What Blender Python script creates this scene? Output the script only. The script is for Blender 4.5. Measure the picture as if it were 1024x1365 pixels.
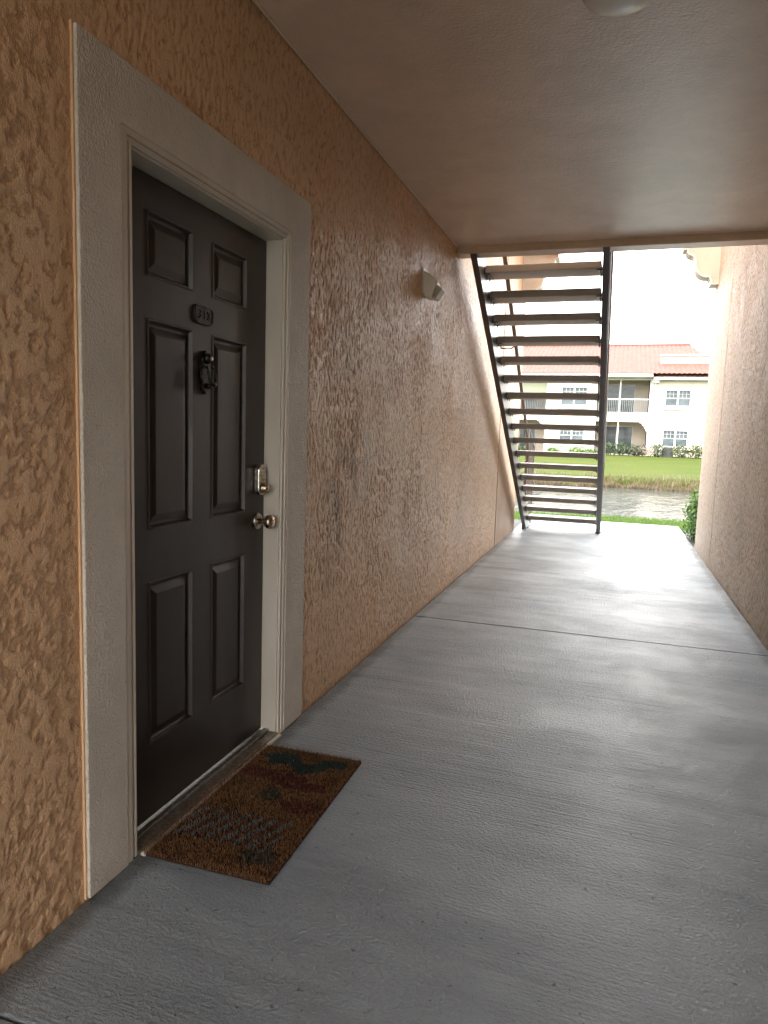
import bpy, math, random
from mathutils import Vector, Matrix, noise
random.seed(7)
scene = bpy.context.scene
for o in list(bpy.data.objects): bpy.data.objects.remove(o)
C = scene.collection

# ------------------------------------------------------------------ camera
cam_d = bpy.data.cameras.new('camera'); cam = bpy.data.objects.new('camera', cam_d); C.objects.link(cam)
cam_d.sensor_fit = 'VERTICAL'; cam_d.sensor_height = 36.0; cam_d.sensor_width = 27.0
cam_d.lens = 939.93 / 1365 * 36
cam_d.clip_start = 0.02; cam_d.clip_end = 3000
YAW, PITCH, ROLL = 0.3135, -0.1116, 0.0315
fw = Vector((-math.sin(YAW)*math.cos(PITCH), math.cos(YAW)*math.cos(PITCH), math.sin(PITCH)))
rt = Vector((math.cos(YAW), math.sin(YAW), 0)); up = rt.cross(fw)
r2 = math.cos(ROLL)*rt + math.sin(ROLL)*up; u2 = -math.sin(ROLL)*rt + math.cos(ROLL)*up
mw = Matrix((( r2.x, u2.x, -fw.x, 1.3099), (r2.y, u2.y, -fw.y, 0), (r2.z, u2.z, -fw.z, 1.3046), (0,0,0,1)))
cam.matrix_world = mw
scene.camera = cam

# ------------------------------------------------------------------ sky, sun, exposure
SUN_EL, SUN_AZ = math.radians(52), math.radians(205)   # azimuth clockwise from +Y
world = bpy.data.worlds.new('World'); scene.world = world; world.use_nodes = True
nt = world.node_tree; nt.nodes.clear()
wo = nt.nodes.new('ShaderNodeOutputWorld'); bg = nt.nodes.new('ShaderNodeBackground')
sky = nt.nodes.new('ShaderNodeTexSky'); sky.sky_type = 'NISHITA'; sky.sun_disc = False
sky.sun_elevation = SUN_EL; sky.sun_rotation = SUN_AZ; sky.dust_density = 2.5; sky.air_density = 1.0
tc = nt.nodes.new('ShaderNodeTexCoord'); mp = nt.nodes.new('ShaderNodeMapping'); mp.inputs['Scale'].default_value = (1.0, 1.0, 2.6)
ns = nt.nodes.new('ShaderNodeTexNoise'); ns.inputs['Scale'].default_value = 2.6; ns.inputs['Detail'].default_value = 6; ns.inputs['Roughness'].default_value = .55
rp = nt.nodes.new('ShaderNodeValToRGB'); rp.color_ramp.elements[0].position = .3; rp.color_ramp.elements[1].position = .68
rp.color_ramp.elements[0].color = (.74,.74,.74,1); rp.color_ramp.elements[1].color = (.96,.96,.96,1)
mx = nt.nodes.new('ShaderNodeMixRGB'); mx.inputs[2].default_value = (7.2, 7.05, 6.85, 1)
L = nt.links.new
L(tc.outputs['Generated'], mp.inputs['Vector']); L(mp.outputs[0], ns.inputs['Vector']); L(ns.outputs['Fac'], rp.inputs['Fac'])
L(rp.outputs['Color'], mx.inputs[0]); L(sky.outputs[0], mx.inputs[1]); L(mx.outputs[0], bg.inputs['Color'])
bg.inputs['Strength'].default_value = 0.12; L(bg.outputs[0], wo.inputs['Surface'])
sd = bpy.data.lights.new('sun', 'SUN'); sd.energy = 0.5; sd.angle = math.radians(25); sd.color = (1, .96, .9)
sun = bpy.data.objects.new('sun', sd); C.objects.link(sun)
sdir = Vector((math.sin(SUN_AZ)*math.cos(SUN_EL), math.cos(SUN_AZ)*math.cos(SUN_EL), math.sin(SUN_EL)))
sun.rotation_euler = sdir.to_track_quat('Z', 'Y').to_euler(); sun.location = (0, -5, 30)
vs = scene.view_settings; vs.view_transform = 'Standard'; vs.look = 'None'; vs.gamma = 1; vs.use_curve_mapping = False
vs.exposure = 3.5
scene.cycles.max_bounces = 6; scene.cycles.diffuse_bounces = 6; scene.cycles.glossy_bounces = 3; scene.cycles.caustics_reflective = False; scene.cycles.caustics_refractive = False

# ------------------------------------------------------------------ helpers
class MB:
    def __init__(s): s.v = []; s.f = []; s.c = []
    def box(s, x0, x1, y0, y1, z0, z1):
        b = len(s.v)
        s.v += [(x0,y0,z0),(x1,y0,z0),(x1,y1,z0),(x0,y1,z0),(x0,y0,z1),(x1,y0,z1),(x1,y1,z1),(x0,y1,z1)]
        s.f += [tuple(b+i for i in q) for q in ((0,3,2,1),(4,5,6,7),(0,1,5,4),(1,2,6,5),(2,3,7,6),(3,0,4,7))]
        return s
    def prism(s, pts, axis, a, b):
        """2-D outline swept along an axis: axis x -> (y,z), y -> (x,z), z -> (x,y)"""
        n = len(pts); o = len(s.v)
        def mk(p, t): return (t,p[0],p[1]) if axis == 'x' else ((p[0],t,p[1]) if axis == 'y' else (p[0],p[1],t))
        s.v += [mk(p, a) for p in pts] + [mk(p, b) for p in pts]
        s.f += [tuple(o+i for i in range(n)), tuple(o+n+i for i in reversed(range(n)))]
        s.f += [(o+i, o+n+i, o+n+(i+1)%n, o+(i+1)%n) for i in range(n)]
        return s
    def tube(s, path, r, seg=8, caps=True):
        path = [Vector(p) for p in path]; o = len(s.v); n = len(path)
        rr = r if isinstance(r, (list, tuple)) else [r]*n
        ref = None
        for i, p in enumerate(path):
            d = (path[min(i+1,n-1)] - path[max(i-1,0)]).normalized()
            if ref is None:
                ref = Vector((0,0,1)) if abs(d.z) < .9 else Vector((1,0,0))
            a = d.cross(ref).normalized(); b = d.cross(a).normalized(); ref = b.cross(d) if False else ref
            for k in range(seg):
                t = 2*math.pi*k/seg
                s.v.append(tuple(p + (a*math.cos(t) + b*math.sin(t))*rr[i]))
        for i in range(n-1):
            for k in range(seg):
                s.f.append((o+i*seg+k, o+i*seg+(k+1)%seg, o+(i+1)*seg+(k+1)%seg, o+(i+1)*seg+k))
        if caps:
            s.f.append(tuple(o+k for k in reversed(range(seg)))); s.f.append(tuple(o+(n-1)*seg+k for k in range(seg)))
        return s
    def lathe(s, prof, org, axis, seg=24):
        """profile (distance along axis, radius) turned about an axis"""
        axis = Vector(axis).normalized(); org = Vector(org)
        a = axis.orthogonal().normalized(); b = axis.cross(a); o = len(s.v); n = len(prof)
        for h, r in prof:
            for k in range(seg):
                t = 2*math.pi*k/seg
                s.v.append(tuple(org + axis*h + (a*math.cos(t)+b*math.sin(t))*max(r, 1e-4)))
        for i in range(n-1):
            for k in range(seg):
                s.f.append((o+i*seg+k, o+i*seg+(k+1)%seg, o+(i+1)*seg+(k+1)%seg, o+(i+1)*seg+k))
        s.f.append(tuple(o+k for k in reversed(range(seg)))); s.f.append(tuple(o+(n-1)*seg+k for k in range(seg)))
        return s
    def face(s, *pts, col=None):
        o = len(s.v); s.v += [tuple(p) for p in pts]; s.f.append(tuple(range(o, o+len(pts))))
        if col is not None: s.c.append((len(pts), col))
        return s
    def mesh(s, name, mat, smooth=False, fix=True):
        me = bpy.data.meshes.new(name); me.from_pydata(s.v, [], s.f)
        if s.c:
            at = me.color_attributes.new('Col', 'FLOAT_COLOR', 'POINT'); buf = []
            for n, c in s.c: buf += list((c[0], c[1], c[2], 1.0))*n
            at.data.foreach_set('color', buf)
        elif fix:
            import bmesh
            bm = bmesh.new(); bm.from_mesh(me); bmesh.ops.recalc_face_normals(bm, faces=bm.faces); bm.to_mesh(me); bm.free()
        if smooth:
            me.polygons.foreach_set('use_smooth', [True]*len(me.polygons))
        me.materials.append(mat); me.update()
        return me
    def build(s, name, mat, parent=None, smooth=False, bevel=0, fix=True):
        return link(name, s.mesh(name, mat, smooth, fix), parent, bevel)
def link(name, me, parent=None, bevel=0, loc=None):
    o = bpy.data.objects.new(name, me); C.objects.link(o)
    if parent is not None: o.parent = parent
    if loc is not None: o.location = loc
    if bevel:
        m = o.modifiers.new('bevel', 'BEVEL'); m.width = bevel; m.segments = 2; m.limit_method = 'ANGLE'
    return o
def tag(o, label=None, cat=None, group=None, kind=None):
    if label: o['label'] = label
    if cat: o['category'] = cat
    if group: o['group'] = group
    if kind: o['kind'] = kind
    return o
def empty(name, label, cat, loc=(0,0,0), group=None):
    o = bpy.data.objects.new(name, None); C.objects.link(o); o.empty_display_size = .1
    o.location = loc
    return tag(o, label, cat, group, 'thing')
def B(x0,x1,y0,y1,z0,z1): return MB().box(x0,x1,y0,y1,z0,z1)

# ------------------------------------------------------------------ materials
class Mat:
    def __init__(s, name, col=(.5,.5,.5), rough=.6, spec=.5, metal=0):
        s.m = bpy.data.materials.new(name); s.m.use_nodes = True; s.t = s.m.node_tree
        s.b = s.t.nodes['Principled BSDF']
        s.b.inputs['Base Color'].default_value = (*col, 1); s.b.inputs['Roughness'].default_value = rough
        s.b.inputs['Specular IOR Level'].default_value = spec; s.b.inputs['Metallic'].default_value = metal
    def n(s, typ, **k):
        x = s.t.nodes.new('ShaderNode'+typ)
        for a, v in k.items():
            if a in x.inputs: x.inputs[a].default_value = v
            else: setattr(x, a, v)
        return x
    def l(s, a, b): s.t.links.new(a, b)
    def coord(s, scale=(1,1,1), kind='Object'):
        t = s.n('TexCoord'); m = s.n('Mapping'); m.inputs['Scale'].default_value = scale
        s.l(t.outputs[kind], m.inputs['Vector']); return m.outputs[0]
    def noise(s, scale, sc=(1,1,1), detail=4, rough=.5, dist=0):
        x = s.n('TexNoise', Scale=scale, Detail=detail, Roughness=rough, Distortion=dist); s.l(s.coord(sc), x.inputs['Vector']); return x.outputs['Fac']
    def ramp(s, fac, p0, p1, c0=(0,0,0), c1=(1,1,1)):
        r = s.n('ValToRGB'); e = r.color_ramp.elements; e[0].position = p0; e[1].position = p1
        e[0].color = (*c0,1); e[1].color = (*c1,1); s.l(fac, r.inputs['Fac']); return r.outputs['Color']
    def math(s, op, a, b):
        x = s.n('Math', operation=op)
        for i, v in ((0,a),(1,b)):
            if isinstance(v, (int,float)): x.inputs[i].default_value = v
            else: s.l(v, x.inputs[i])
        return x.outputs[0]
    def mix(s, fac, a, b, mode='MIX'):
        x = s.n('MixRGB', blend_type=mode)
        for i, v in ((0,fac),(1,a),(2,b)):
            if isinstance(v, (int,float)): x.inputs[i].default_value = v
            elif isinstance(v, tuple): x.inputs[i].default_value = (*v,1)
            else: s.l(v, x.inputs[i])
        return x.outputs[0]
    def bump(s, h, dist, strength=1, prev=None):
        x = s.n('Bump', Strength=strength, Distance=dist); s.l(h, x.inputs['Height'])
        if prev is not None: s.l(prev, x.inputs['Normal'])
        return x.outputs[0]
    def setn(s, nrm): s.l(nrm, s.b.inputs['Normal']); return s
    def setc(s, c): s.l(c, s.b.inputs['Base Color']); return s
    def setr(s, r): s.l(r, s.b.inputs['Roughness']); return s
    def near_mask(s, axis, a, b):
        t = s.n('TexCoord'); x = s.n('SeparateXYZ'); s.l(t.outputs['Object'], x.inputs[0])
        m = s.n('MapRange'); s.l(x.outputs[axis], m.inputs['Value']); m.inputs['From Min'].default_value = a; m.inputs['From Max'].default_value = b
        return m.outputs[0]

ORANGE = (.75, .50, .30)
def stucco(name, base=ORANGE, left=True, groove_shade=(.62,.535,.46), r0=.32, r1=.46, spec=.5):
    """paint over the modelled relief; the Col attribute holds how deep a point lies in a groove"""
    m = Mat(name, base, .42, spec)
    t = m.n('TexCoord'); sx = m.n('SeparateXYZ'); m.l(t.outputs['Object'], sx.inputs[0])
    cb = m.n('CombineXYZ'); m.l(sx.outputs[1], cb.inputs[0]); m.l(sx.outputs[2], cb.inputs[1]); P = cb.outputs[0]   # wall plane: along, up
    def nz(sc, det, r=.55, dist=0):
        mp_ = m.n('Mapping'); mp_.inputs['Scale'].default_value = (*sc, 1); m.l(P, mp_.inputs['Vector'])
        x = m.n('TexNoise', noise_dimensions='2D', Scale=1, Detail=det, Roughness=r, Distortion=dist); m.l(mp_.outputs[0], x.inputs['Vector']); return x.outputs['Fac']
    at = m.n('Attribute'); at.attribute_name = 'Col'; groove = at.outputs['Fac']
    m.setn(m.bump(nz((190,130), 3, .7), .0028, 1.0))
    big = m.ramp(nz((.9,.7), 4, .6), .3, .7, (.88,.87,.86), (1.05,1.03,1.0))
    c = m.mix(1, m.mix(1, base, big, 'MULTIPLY'), m.mix(groove, (1.03,1.02,1.01), groove_shade), 'MULTIPLY')  # shade of the grooves painted into the colour, darker with depth
    if left:   # grime rubbed onto the wall beside the door
        gr = m.ramp(nz((9,3.2), 5, .7), .40, .66)
        for cy_, cz_, ay, az, am in ((3.48,1.16,2.6,3.0,.85),(3.24,.93,4.0,2.2,.85),(4.6,1.0,1.5,1.8,.42),(3.3,1.75,2.4,2.6,.45),(5.6,.7,.9,1.8,.35)):
            vm = m.n('VectorMath', operation='SUBTRACT'); m.l(P, vm.inputs[0]); vm.inputs[1].default_value = (cy_, cz_, 0)
            v2 = m.n('VectorMath', operation='MULTIPLY'); m.l(vm.outputs[0], v2.inputs[0]); v2.inputs[1].default_value = (ay, az, 0)
            ln = m.n('VectorMath', operation='LENGTH'); m.l(v2.outputs[0], ln.inputs[0])
            spot = m.ramp(ln.outputs['Value'], .1, 1.0, (1,1,1), (0,0,0))
            c = m.mix(m.math('MULTIPLY', m.math('MULTIPLY', spot, gr), am), c, (.15,.085,.05))
    m.setc(c)
    m.setr(m.ramp(nz((5,3), 2), .3, .7, (r0,)*3, (r1,)*3))
    return m.m
M = {}; W = 2.32
M['stucco_left'] = stucco('stucco_left')
M['stucco_right'] = stucco('stucco_right', (.47,.385,.31), False, (.55,.5,.46), .5, .65, .25)
def smooth_stucco(name, base, s=160, d=.0012, rough=.5):
    m = Mat(name, base, rough)
    a = m.noise(s, (1,1,1), 3, .6); b = m.noise(s*.25, (1,1,1), 3, .5)
    m.setn(m.bump(m.math('ADD', a, m.math('MULTIPLY', b, .9)), d, 1.0))
    v = m.ramp(m.noise(2.6, (1,1,.7), 6, .68), .3, .7, (.80,.785,.765), (1.04,1.03,1.02))
    sp = m.ramp(m.noise(55, (1,1,1), 4, .7), .28, .36, (.6,.57,.53), (1,1,1))
    m.setc(m.mix(1, m.mix(1, base, v, 'MULTIPLY'), sp, 'MULTIPLY')); return m.m
M['pier'] = smooth_stucco('pier_stucco', (.58,.365,.225), 60, .004, .5)
M['pier_right'] = smooth_stucco('pier_stucco_pink', (.36,.265,.20), 60, .004, .45)
M['ceiling'] = smooth_stucco('ceiling_paint', (.80,.635,.505), 75, .0022, .30)
_b = M['ceiling'].node_tree.nodes['Principled BSDF']; _b.inputs['Coat Weight'].default_value = .35; _b.inputs['Coat Roughness'].default_value = .30
M['band'] = smooth_stucco('band_stucco', (.68,.625,.545), 130, .0042, .6)
M['trim_tan'] = smooth_stucco('corbel_paint', (.48,.40,.315), 60, .001, .5)
M['trim_edge'] = smooth_stucco('corbel_edge_paint', (.55,.53,.47), 60, .001, .5)
def wood_white():
    m = Mat('frame_paint', (.66,.61,.53), .38)
    m.setn(m.bump(m.noise(30, (3,3,.3), 3), .001, .6))
    chip = m.ramp(m.noise(16, (1,1,.6), 6, .75), .66, .70)
    low = m.near_mask(2, .25, .0)
    v = m.ramp(m.noise(4, (1,1,.3), 5, .6), .3, .7, (.84,.82,.79), (1.02,1.01,1))
    m.setc(m.mix(m.math('MULTIPLY', chip, low), m.mix(1, (.66,.61,.53), v, 'MULTIPLY'), (.12,.08,.05))); return m.m
M['frame'] = wood_white()
def door_paint():
    m = Mat('door_paint', (.030,.024,.022), .40)
    m.setn(m.bump(m.noise(22, (1,9,.5), 4, .6), .0006, .7))
    v = m.ramp(m.noise(3, (1,1,.6), 6, .65), .3, .75, (.026,.019,.016), (.042,.032,.027))
    d = m.ramp(m.noise(90, (1,1,1), 3, .7), .74, .78)
    m.setc(m.mix(m.math('MULTIPLY', d, .5), v, (.20,.17,.14)))
    m.setr(m.ramp(m.noise(6, (1,1,.4), 5, .6), .3, .7, (.33,)*3, (.5,)*3)); return m.m
M['door'] = door_paint()
def metal(name, col, rough, spots=None):
    m = Mat(name, col, rough, .5, 1.0)
    if spots: m.setc(m.ramp(m.noise(60, (1,1,1), 4, .6), .42, .62, spots, col))
    m.setr(m.ramp(m.noise(40, (1,1,1), 3), .3, .7, (max(.1,rough-.1),)*3, (rough+.15,)*3)); return m.m
M['nickel'] = metal('satin_nickel', (.56,.52,.46), .28)
M['bronze'] = metal('knob_bronze', (.46,.36,.25), .25)
M['iron'] = metal('black_iron', (.055,.05,.043), .42, (.03,.027,.024))
M['plate'] = metal('plate_metal', (.07,.065,.06), .5)
M['alu'] = metal('threshold_aluminium', (.34,.32,.29), .45, (.22,.20,.17))
M['rubber'] = Mat('sweep_rubber', (.015,.015,.015), .7).m
def concrete():
    m = Mat('sealed_concrete', (.3,.31,.32), .4)
    t = m.n('TexCoord'); rot = m.n('Mapping'); rot.inputs['Rotation'].default_value = (0,0,math.radians(1.5)); m.l(t.outputs['Object'], rot.inputs['Vector'])
    def nz(sc, scale, det, r=.5, dist=0):
        mp_ = m.n('Mapping'); mp_.inputs['Scale'].default_value = sc; m.l(rot.outputs[0], mp_.inputs['Vector'])
        x = m.n('TexNoise', noise_dimensions='2D', Scale=scale, Detail=det, Roughness=r, Distortion=dist); m.l(mp_.outputs[0], x.inputs['Vector']); return x.outputs['Fac']
    broom = nz((3.2, 95, 1), 1, 4, .6); broom2 = nz((.9, 26, 1), 1, 4, .6); grain = nz((.75,1,1), 95, 3, .7); sag = nz((.5, 3.6, 1), 1, 2)
    bandm = m.ramp(nz((.35, 2.4, 1), 1, 2), .36, .62)
    h = m.math('ADD', m.math('MULTIPLY', m.math('MULTIPLY', broom, bandm), 1.5), m.math('MULTIPLY', grain, 1.5))
    h = m.math('ADD', h, m.math('MULTIPLY', broom2, .12))
    lap = m.ramp(nz((.12, 1.5, 1), 1, 2, .4), .47, .50); h = m.math('ADD', h, m.math('MULTIPLY', lap, .7))
    n1 = m.bump(h, .0065, 1.0); n2 = m.bump(sag, .006, 1.0, n1); m.setn(n2); m.l(m.bump(m.math('ADD', grain, m.math('MULTIPLY', broom, .8)), .0028, 1.0), m.b.inputs['Coat Normal'])
    v = m.ramp(nz((.6,1.6,1), 1.2, 6, .65), .3, .7, (.215,.257,.295), (.355,.410,.452))
    st = m.ramp(nz((1.2,9,1), 1, 5, .7), .34, .46, (.86,.86,.86), (1,1,1))
    sp = m.ramp(nz((1,1,1), 30, 2, .6), .755, .775, (1,1,1), (.35,.33,.3))
    # uneven darker strip along the foot of both walls
    sx = m.n('SeparateXYZ'); m.l(t.outputs['Object'], sx.inputs[0])
    edge = m.math('MINIMUM', sx.outputs[0], m.math('SUBTRACT', W, sx.outputs[0]))
    ed = m.ramp(m.math('ADD', edge, m.math('MULTIPLY', nz((3,3,1), 2, 4, .7), -.09)), .0, .05, (.42,.40,.37), (1,1,1))
    m.setc(m.mix(1, m.mix(1, m.mix(1, v, st, 'MULTIPLY'), sp, 'MULTIPLY'), ed, 'MULTIPLY'))
    m.l(m.ramp(nz((1.1,1.5,1), 1.5, 6, .68), .36, .64, (.10,)*3, (.62,)*3), m.b.inputs['Coat Weight'])     # worn sealer
    m.setr(m.ramp(nz((1,1.3,1), 2.2, 5, .6), .3, .7, (.30,)*3, (.42,)*3)); return m.m
M['concrete'] = concrete()
_b = M['concrete'].node_tree.nodes['Principled BSDF']; _b.inputs['Coat Roughness'].default_value = .38     # clear sealer
M['joint'] = Mat('joint_dirt', (.035,.033,.030), .9).m
def attr_mat(name, rough=.6, trans=0, spec=.3):
    m = Mat(name, (.5,.5,.5), rough, spec); a = m.n('Attribute'); a.attribute_name = 'Col'
    m.setc(a.outputs['Color'])
    if trans:
        tr = m.n('BsdfTranslucent'); m.l(a.outputs['Color'], tr.inputs['Color']); ms = m.n('MixShader'); ms.inputs[0].default_value = trans
        out = m.t.nodes['Material Output']; m.l(m.b.outputs[0], ms.inputs[1]); m.l(tr.outputs[0], ms.inputs[2]); m.l(ms.outputs[0], out.inputs['Surface'])
    return m.m
M['coir'] = attr_mat('coir_fibre', .85, 0, .15)
M['leaf'] = attr_mat('leaf', .5, .3)
M['blade'] = attr_mat('grass_blade', .6, .3)
def steel():
    m = Mat('stair_steel', (.07,.055,.047), .35)
    m.setc(m.ramp(m.noise(9, (1,1,1), 5, .65), .35, .75, (.080,.064,.055), (.112,.090,.078)))
    m.setn(m.bump(m.noise(60, (1,1,1), 3), .0008, .6)); return m.m
M['steel'] = steel()
def tread():
    m = Mat('tread_concrete', (.13,.115,.10), .55)
    m.setc(m.ramp(m.noise(7, (.6,1,1), 5, .65), .3, .72, (.33,.295,.26), (.44,.395,.35)))
    m.setn(m.bump(m.noise(120, (1,1,1), 3, .6), .0015, .8)); return m.m
M['tread'] = tread()
M['glass_dome'] = Mat('opal_glass', (.80,.82,.78), .18).m
M['lamp_white'] = Mat('lamp_plastic', (.78,.74,.66), .4).m
M['lamp_lens'] = Mat('lamp_lens', (.50,.45,.38), .3).m
# outdoors
def lawn():
    m = Mat('lawn', (.07,.11,.02), .9, .1)
    a = m.ramp(m.noise(.25, (1,1.6,1), 5, .65), .3, .7, (.032,.056,.006), (.060,.068,.012))
    b = m.ramp(m.noise(9, (1,1,1), 4, .7), .3, .7, (.72,.74,.7), (1.2,1.18,1.1))
    m.setc(m.mix(1, a, b, 'MULTIPLY')); m.setn(m.bump(m.noise(14, (1,1,1), 5, .7), .06, 1)); return m.m
M['lawn'] = lawn()
def water():
    m = Mat('pond_water', (.040,.046,.046), .10, .32)
    a = m.noise(1, (1.4, .55, 1), 4, .6, .6); b = m.noise(1, (5, 2.4, 1), 3, .5)
    m.setn(m.bump(m.math('ADD', a, m.math('MULTIPLY', b, .3)), .075, 1.0)); return m.m
M['water'] = water()
def plain(name, base, rough=.8, var=.1, s=1.5):
    m = Mat(name, base, rough, .25)
    m.setc(m.mix(1, base, m.ramp(m.noise(s, (1,1,1), 5, .6), .3, .7, (1-var,)*3, (1+var*.5,)*3), 'MULTIPLY')); return m.m
M['cream'] = plain('cream_render', (.42,.385,.315)); M['white'] = plain('white_trim', (.52,.51,.48), .6, .06)
M['lanai_wall'] = plain('lanai_wall', (.42,.37,.31)); M['soffit'] = plain('soffit_paint', (.42,.39,.34))
M['shade'] = plain('blind_fabric', (.30,.31,.22), .8, .05)
M['screen'] = Mat('insect_screen', (.16,.15,.14), .6).m
def glass():
    m = Mat('window_glass', (.02,.03,.035), .05, .25)
    m.setc(m.ramp(m.noise(1.6, (1,1,2), 3), .35, .65, (.035,.05,.058), (.075,.095,.10))); return m.m
M['glass'] = glass()
M['rail'] = plain('railing_paint', (.22,.23,.23), .6, .06)
def tiles():
    m = Mat('clay_tile', (.20,.065,.042), .75, .2)
    a = m.ramp(m.noise(1.8, (1,1,1), 5, .7), .3, .7, (.115,.044,.035), (.160,.066,.053)); b = m.ramp(m.noise(14, (1,1,2), 3, .6), .35, .65, (.85,.85,.85), (1.12,1.08,1.05))
    m.setc(m.mix(1, a, b, 'MULTIPLY')); return m.m
M['tile'] = tiles()
M['ac'] = plain('ac_metal', (.05,.05,.05), .5); M['soil'] = plain('mulch', (.06,.04,.028), .95, .3, 20)

# ------------------------------------------------------------------ terrain
W = 2.32
def gz(x, y):
    def sm(a, b, t):
        t = max(0, min(1, (t-a)/(b-a))); return t*t*(3-2*t)
    e = .25*math.sin(x*.35+1) + .12*math.sin(x*1.1)
    z = -.10
    if y > 12: z = -.10 - .06*sm(12, 13.6, y)
    z -= 1.0*sm(13.7+e, 15.6+e, y)
    z += 1.0*sm(29.0+e, 30.5+e, y)               # far bank comes up out of the water
    z += .50*sm(30.6, 47.5, y)
    return z
def axis_lines(stops):
    out = []
    for a, b, n in stops: out += [a + (b-a)*i/n for i in range(n)]
    return out + [stops[-1][1]]
xs = axis_lines([(-900,-120,6),(-120,-30,12),(-30,30,90),(30,120,12),(120,900,6)])
ys = axis_lines([(-900,-60,5),(-60,10,14),(10,18,40),(18,28,10),(28,33,30),(33,52,24),(52,1200,8)])
mb = MB(); mb.v = [(x, y, gz(x, y)) for y in ys for x in xs]; nx = len(xs)
mb.f = [(j*nx+i, j*nx+i+1, (j+1)*nx+i+1, (j+1)*nx+i) for j in range(len(ys)-1) for i in range(nx-1)]
ground = tag(mb.build('ground', M['lawn'], None, True), kind='structure')
tag(B(-130,130,13,32,-1.6,-.60).build('pond_water', M['water']), kind='structure')

# ------------------------------------------------------------------ walkway: slabs with open joints
wk = tag(B(-.2, W+.2, -5, 11.6, -.30, -.035).build('walkway', M['joint']), kind='structure')
for y0, y1, xa, xb in ((-5,-1.9,0.0,W),(-1.891,1.098,0.0,W),(1.106,4.806,0.0,W),(4.816,11.8,0.0,W)):
    B(xa+.004, xb-.004, y0, y1, -.12, 0).build('concrete_slab', M['concrete'], wk, bevel=.006)
tag(B(-3.0, -.004, 10.2, 11.6, -.3, -.11).build('soil_bed', M['soil']), kind='structure')

# ------------------------------------------------------------------ trowelled stucco relief
import numpy as np
_rs = np.random.RandomState(5); _perm = _rs.permutation(4096); _ang = _rs.rand(4096)*2*np.pi; _jx = _rs.rand(4096); _jy = _rs.rand(4096)
def _hash(i, j, k=0): return _perm[(_perm[(i.astype(np.int64)+k*131) & 4095] + j.astype(np.int64)) & 4095]
def perlin(x, y, k=0):
    i = np.floor(x); j = np.floor(y); fx = x-i; fy = y-j
    u = fx*fx*fx*(fx*(fx*6-15)+10); v = fy*fy*fy*(fy*(fy*6-15)+10)
    def g(a, b):
        t = _ang[_hash(i+a, j+b, k)]; return np.cos(t)*(fx-a) + np.sin(t)*(fy-b)
    return ((g(0,0)*(1-u)+g(1,0)*u)*(1-v) + (g(0,1)*(1-u)+g(1,1)*u)*v)*1.5
def fbm(x, y, o=4, r=.55, k=0):
    s_ = 0; a = 1; n_ = 0
    for q_ in range(o):
        s_ = s_ + a*perlin(x, y, k+q_); n_ += a*a; a *= r; x = x*2.03+7.1; y = y*2.03+3.3
    return s_/math.sqrt(n_)
def sstep(a, b, t):
    t = np.clip((t-a)/(b-a), 0, 1); return t*t*(3-2*t)
def cell_edge(x, y, k):
    i = np.floor(x); j = np.floor(y); f1 = np.full(x.shape, 9.); f2 = np.full(x.shape, 9.)
    for a in (-1,0,1):
        for b in (-1,0,1):
            h = _hash(i+a, j+b, k); d = np.hypot(i+a+_jx[h]-x, j+b+_jy[h]-y)
            f2 = np.minimum(f2, np.maximum(f1, d)); f1 = np.minimum(f1, d)
    return f2-f1
def drawn(y, z):
    """wet stucco dragged upwards: long plateaus split by crooked grooves"""
    wy = y + .010*fbm(y*24, z*15, 2, .5, 20); wz = z + .03*fbm(y*20, z*10, 2, .5, 30)
    e = cell_edge(wy*50, wz*16, 3); e2 = cell_edge(wy*70+5, wz*32, 9)
    lump = fbm(y*46, z*19, 4, .6, 40); amt = sstep(-.8, .7, fbm(y*2.2, z*1.6, 3, .55, 50))
    g = (1-sstep(0, .26, e))*sstep(.55, -.35, lump); g = np.maximum(g, .7*(1-sstep(0, .22, e2))*sstep(.05, -.6, lump)); g = np.maximum(g, sstep(-.55, -1.0, lump))
    return (lump*.0016 - g*.0043)*(.45+.6*amt), g
def islands(y, z):
    """flat knocked-down islands standing over a rough coat"""
    n_ = fbm(y*27+2, z*22, 5, .62, 60); big = fbm(y*4, z*3, 2, .5, 70)
    p = sstep(-.18, .06, n_ + .35*big); rough = fbm(y*85, z*70, 3, .65, 80)
    return p*.0030 + (1-p)*rough*.0018 + p*fbm(y*30, z*26, 2, .5, 90)*.0007, (1-p)*(.35+.40*sstep(-.3,.5,-rough))
def relief(name, x, ys_, zs_, fn, side, mat, parent):
    yy, zz = np.meshgrid(ys_, zs_); h, g = fn(yy, zz); n_, m_ = yy.shape
    co = np.stack([x + side*h, yy, zz], -1).reshape(-1, 3).astype(np.float32)
    idx = np.arange(n_*m_).reshape(n_, m_); a, b, c, d = idx[:-1,:-1], idx[:-1,1:], idx[1:,1:], idx[1:,:-1]
    q_ = np.stack([a,b,c,d] if side > 0 else [a,d,c,b], -1).reshape(-1, 4)
    me = bpy.data.meshes.new(name); me.vertices.add(len(co)); me.vertices.foreach_set('co', co.ravel())
    me.loops.add(q_.size); me.loops.foreach_set('vertex_index', q_.ravel().astype(np.int32))
    me.polygons.add(len(q_)); me.polygons.foreach_set('loop_start', np.arange(0, q_.size, 4, dtype=np.int32))
    me.update(calc_edges=True); me.polygons.foreach_set('use_smooth', np.ones(len(q_), bool))
    at = me.color_attributes.new('Col', 'FLOAT_COLOR', 'POINT'); gg = g.reshape(-1).astype(np.float32)
    at.data.foreach_set('color', np.stack([gg,gg,gg,np.ones_like(gg)], -1).ravel()); me.materials.append(mat)
    o = bpy.data.objects.new(name, me); C.objects.link(o); o.parent = parent
    if parent.location.x: o.location.x = 0
    return o
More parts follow.
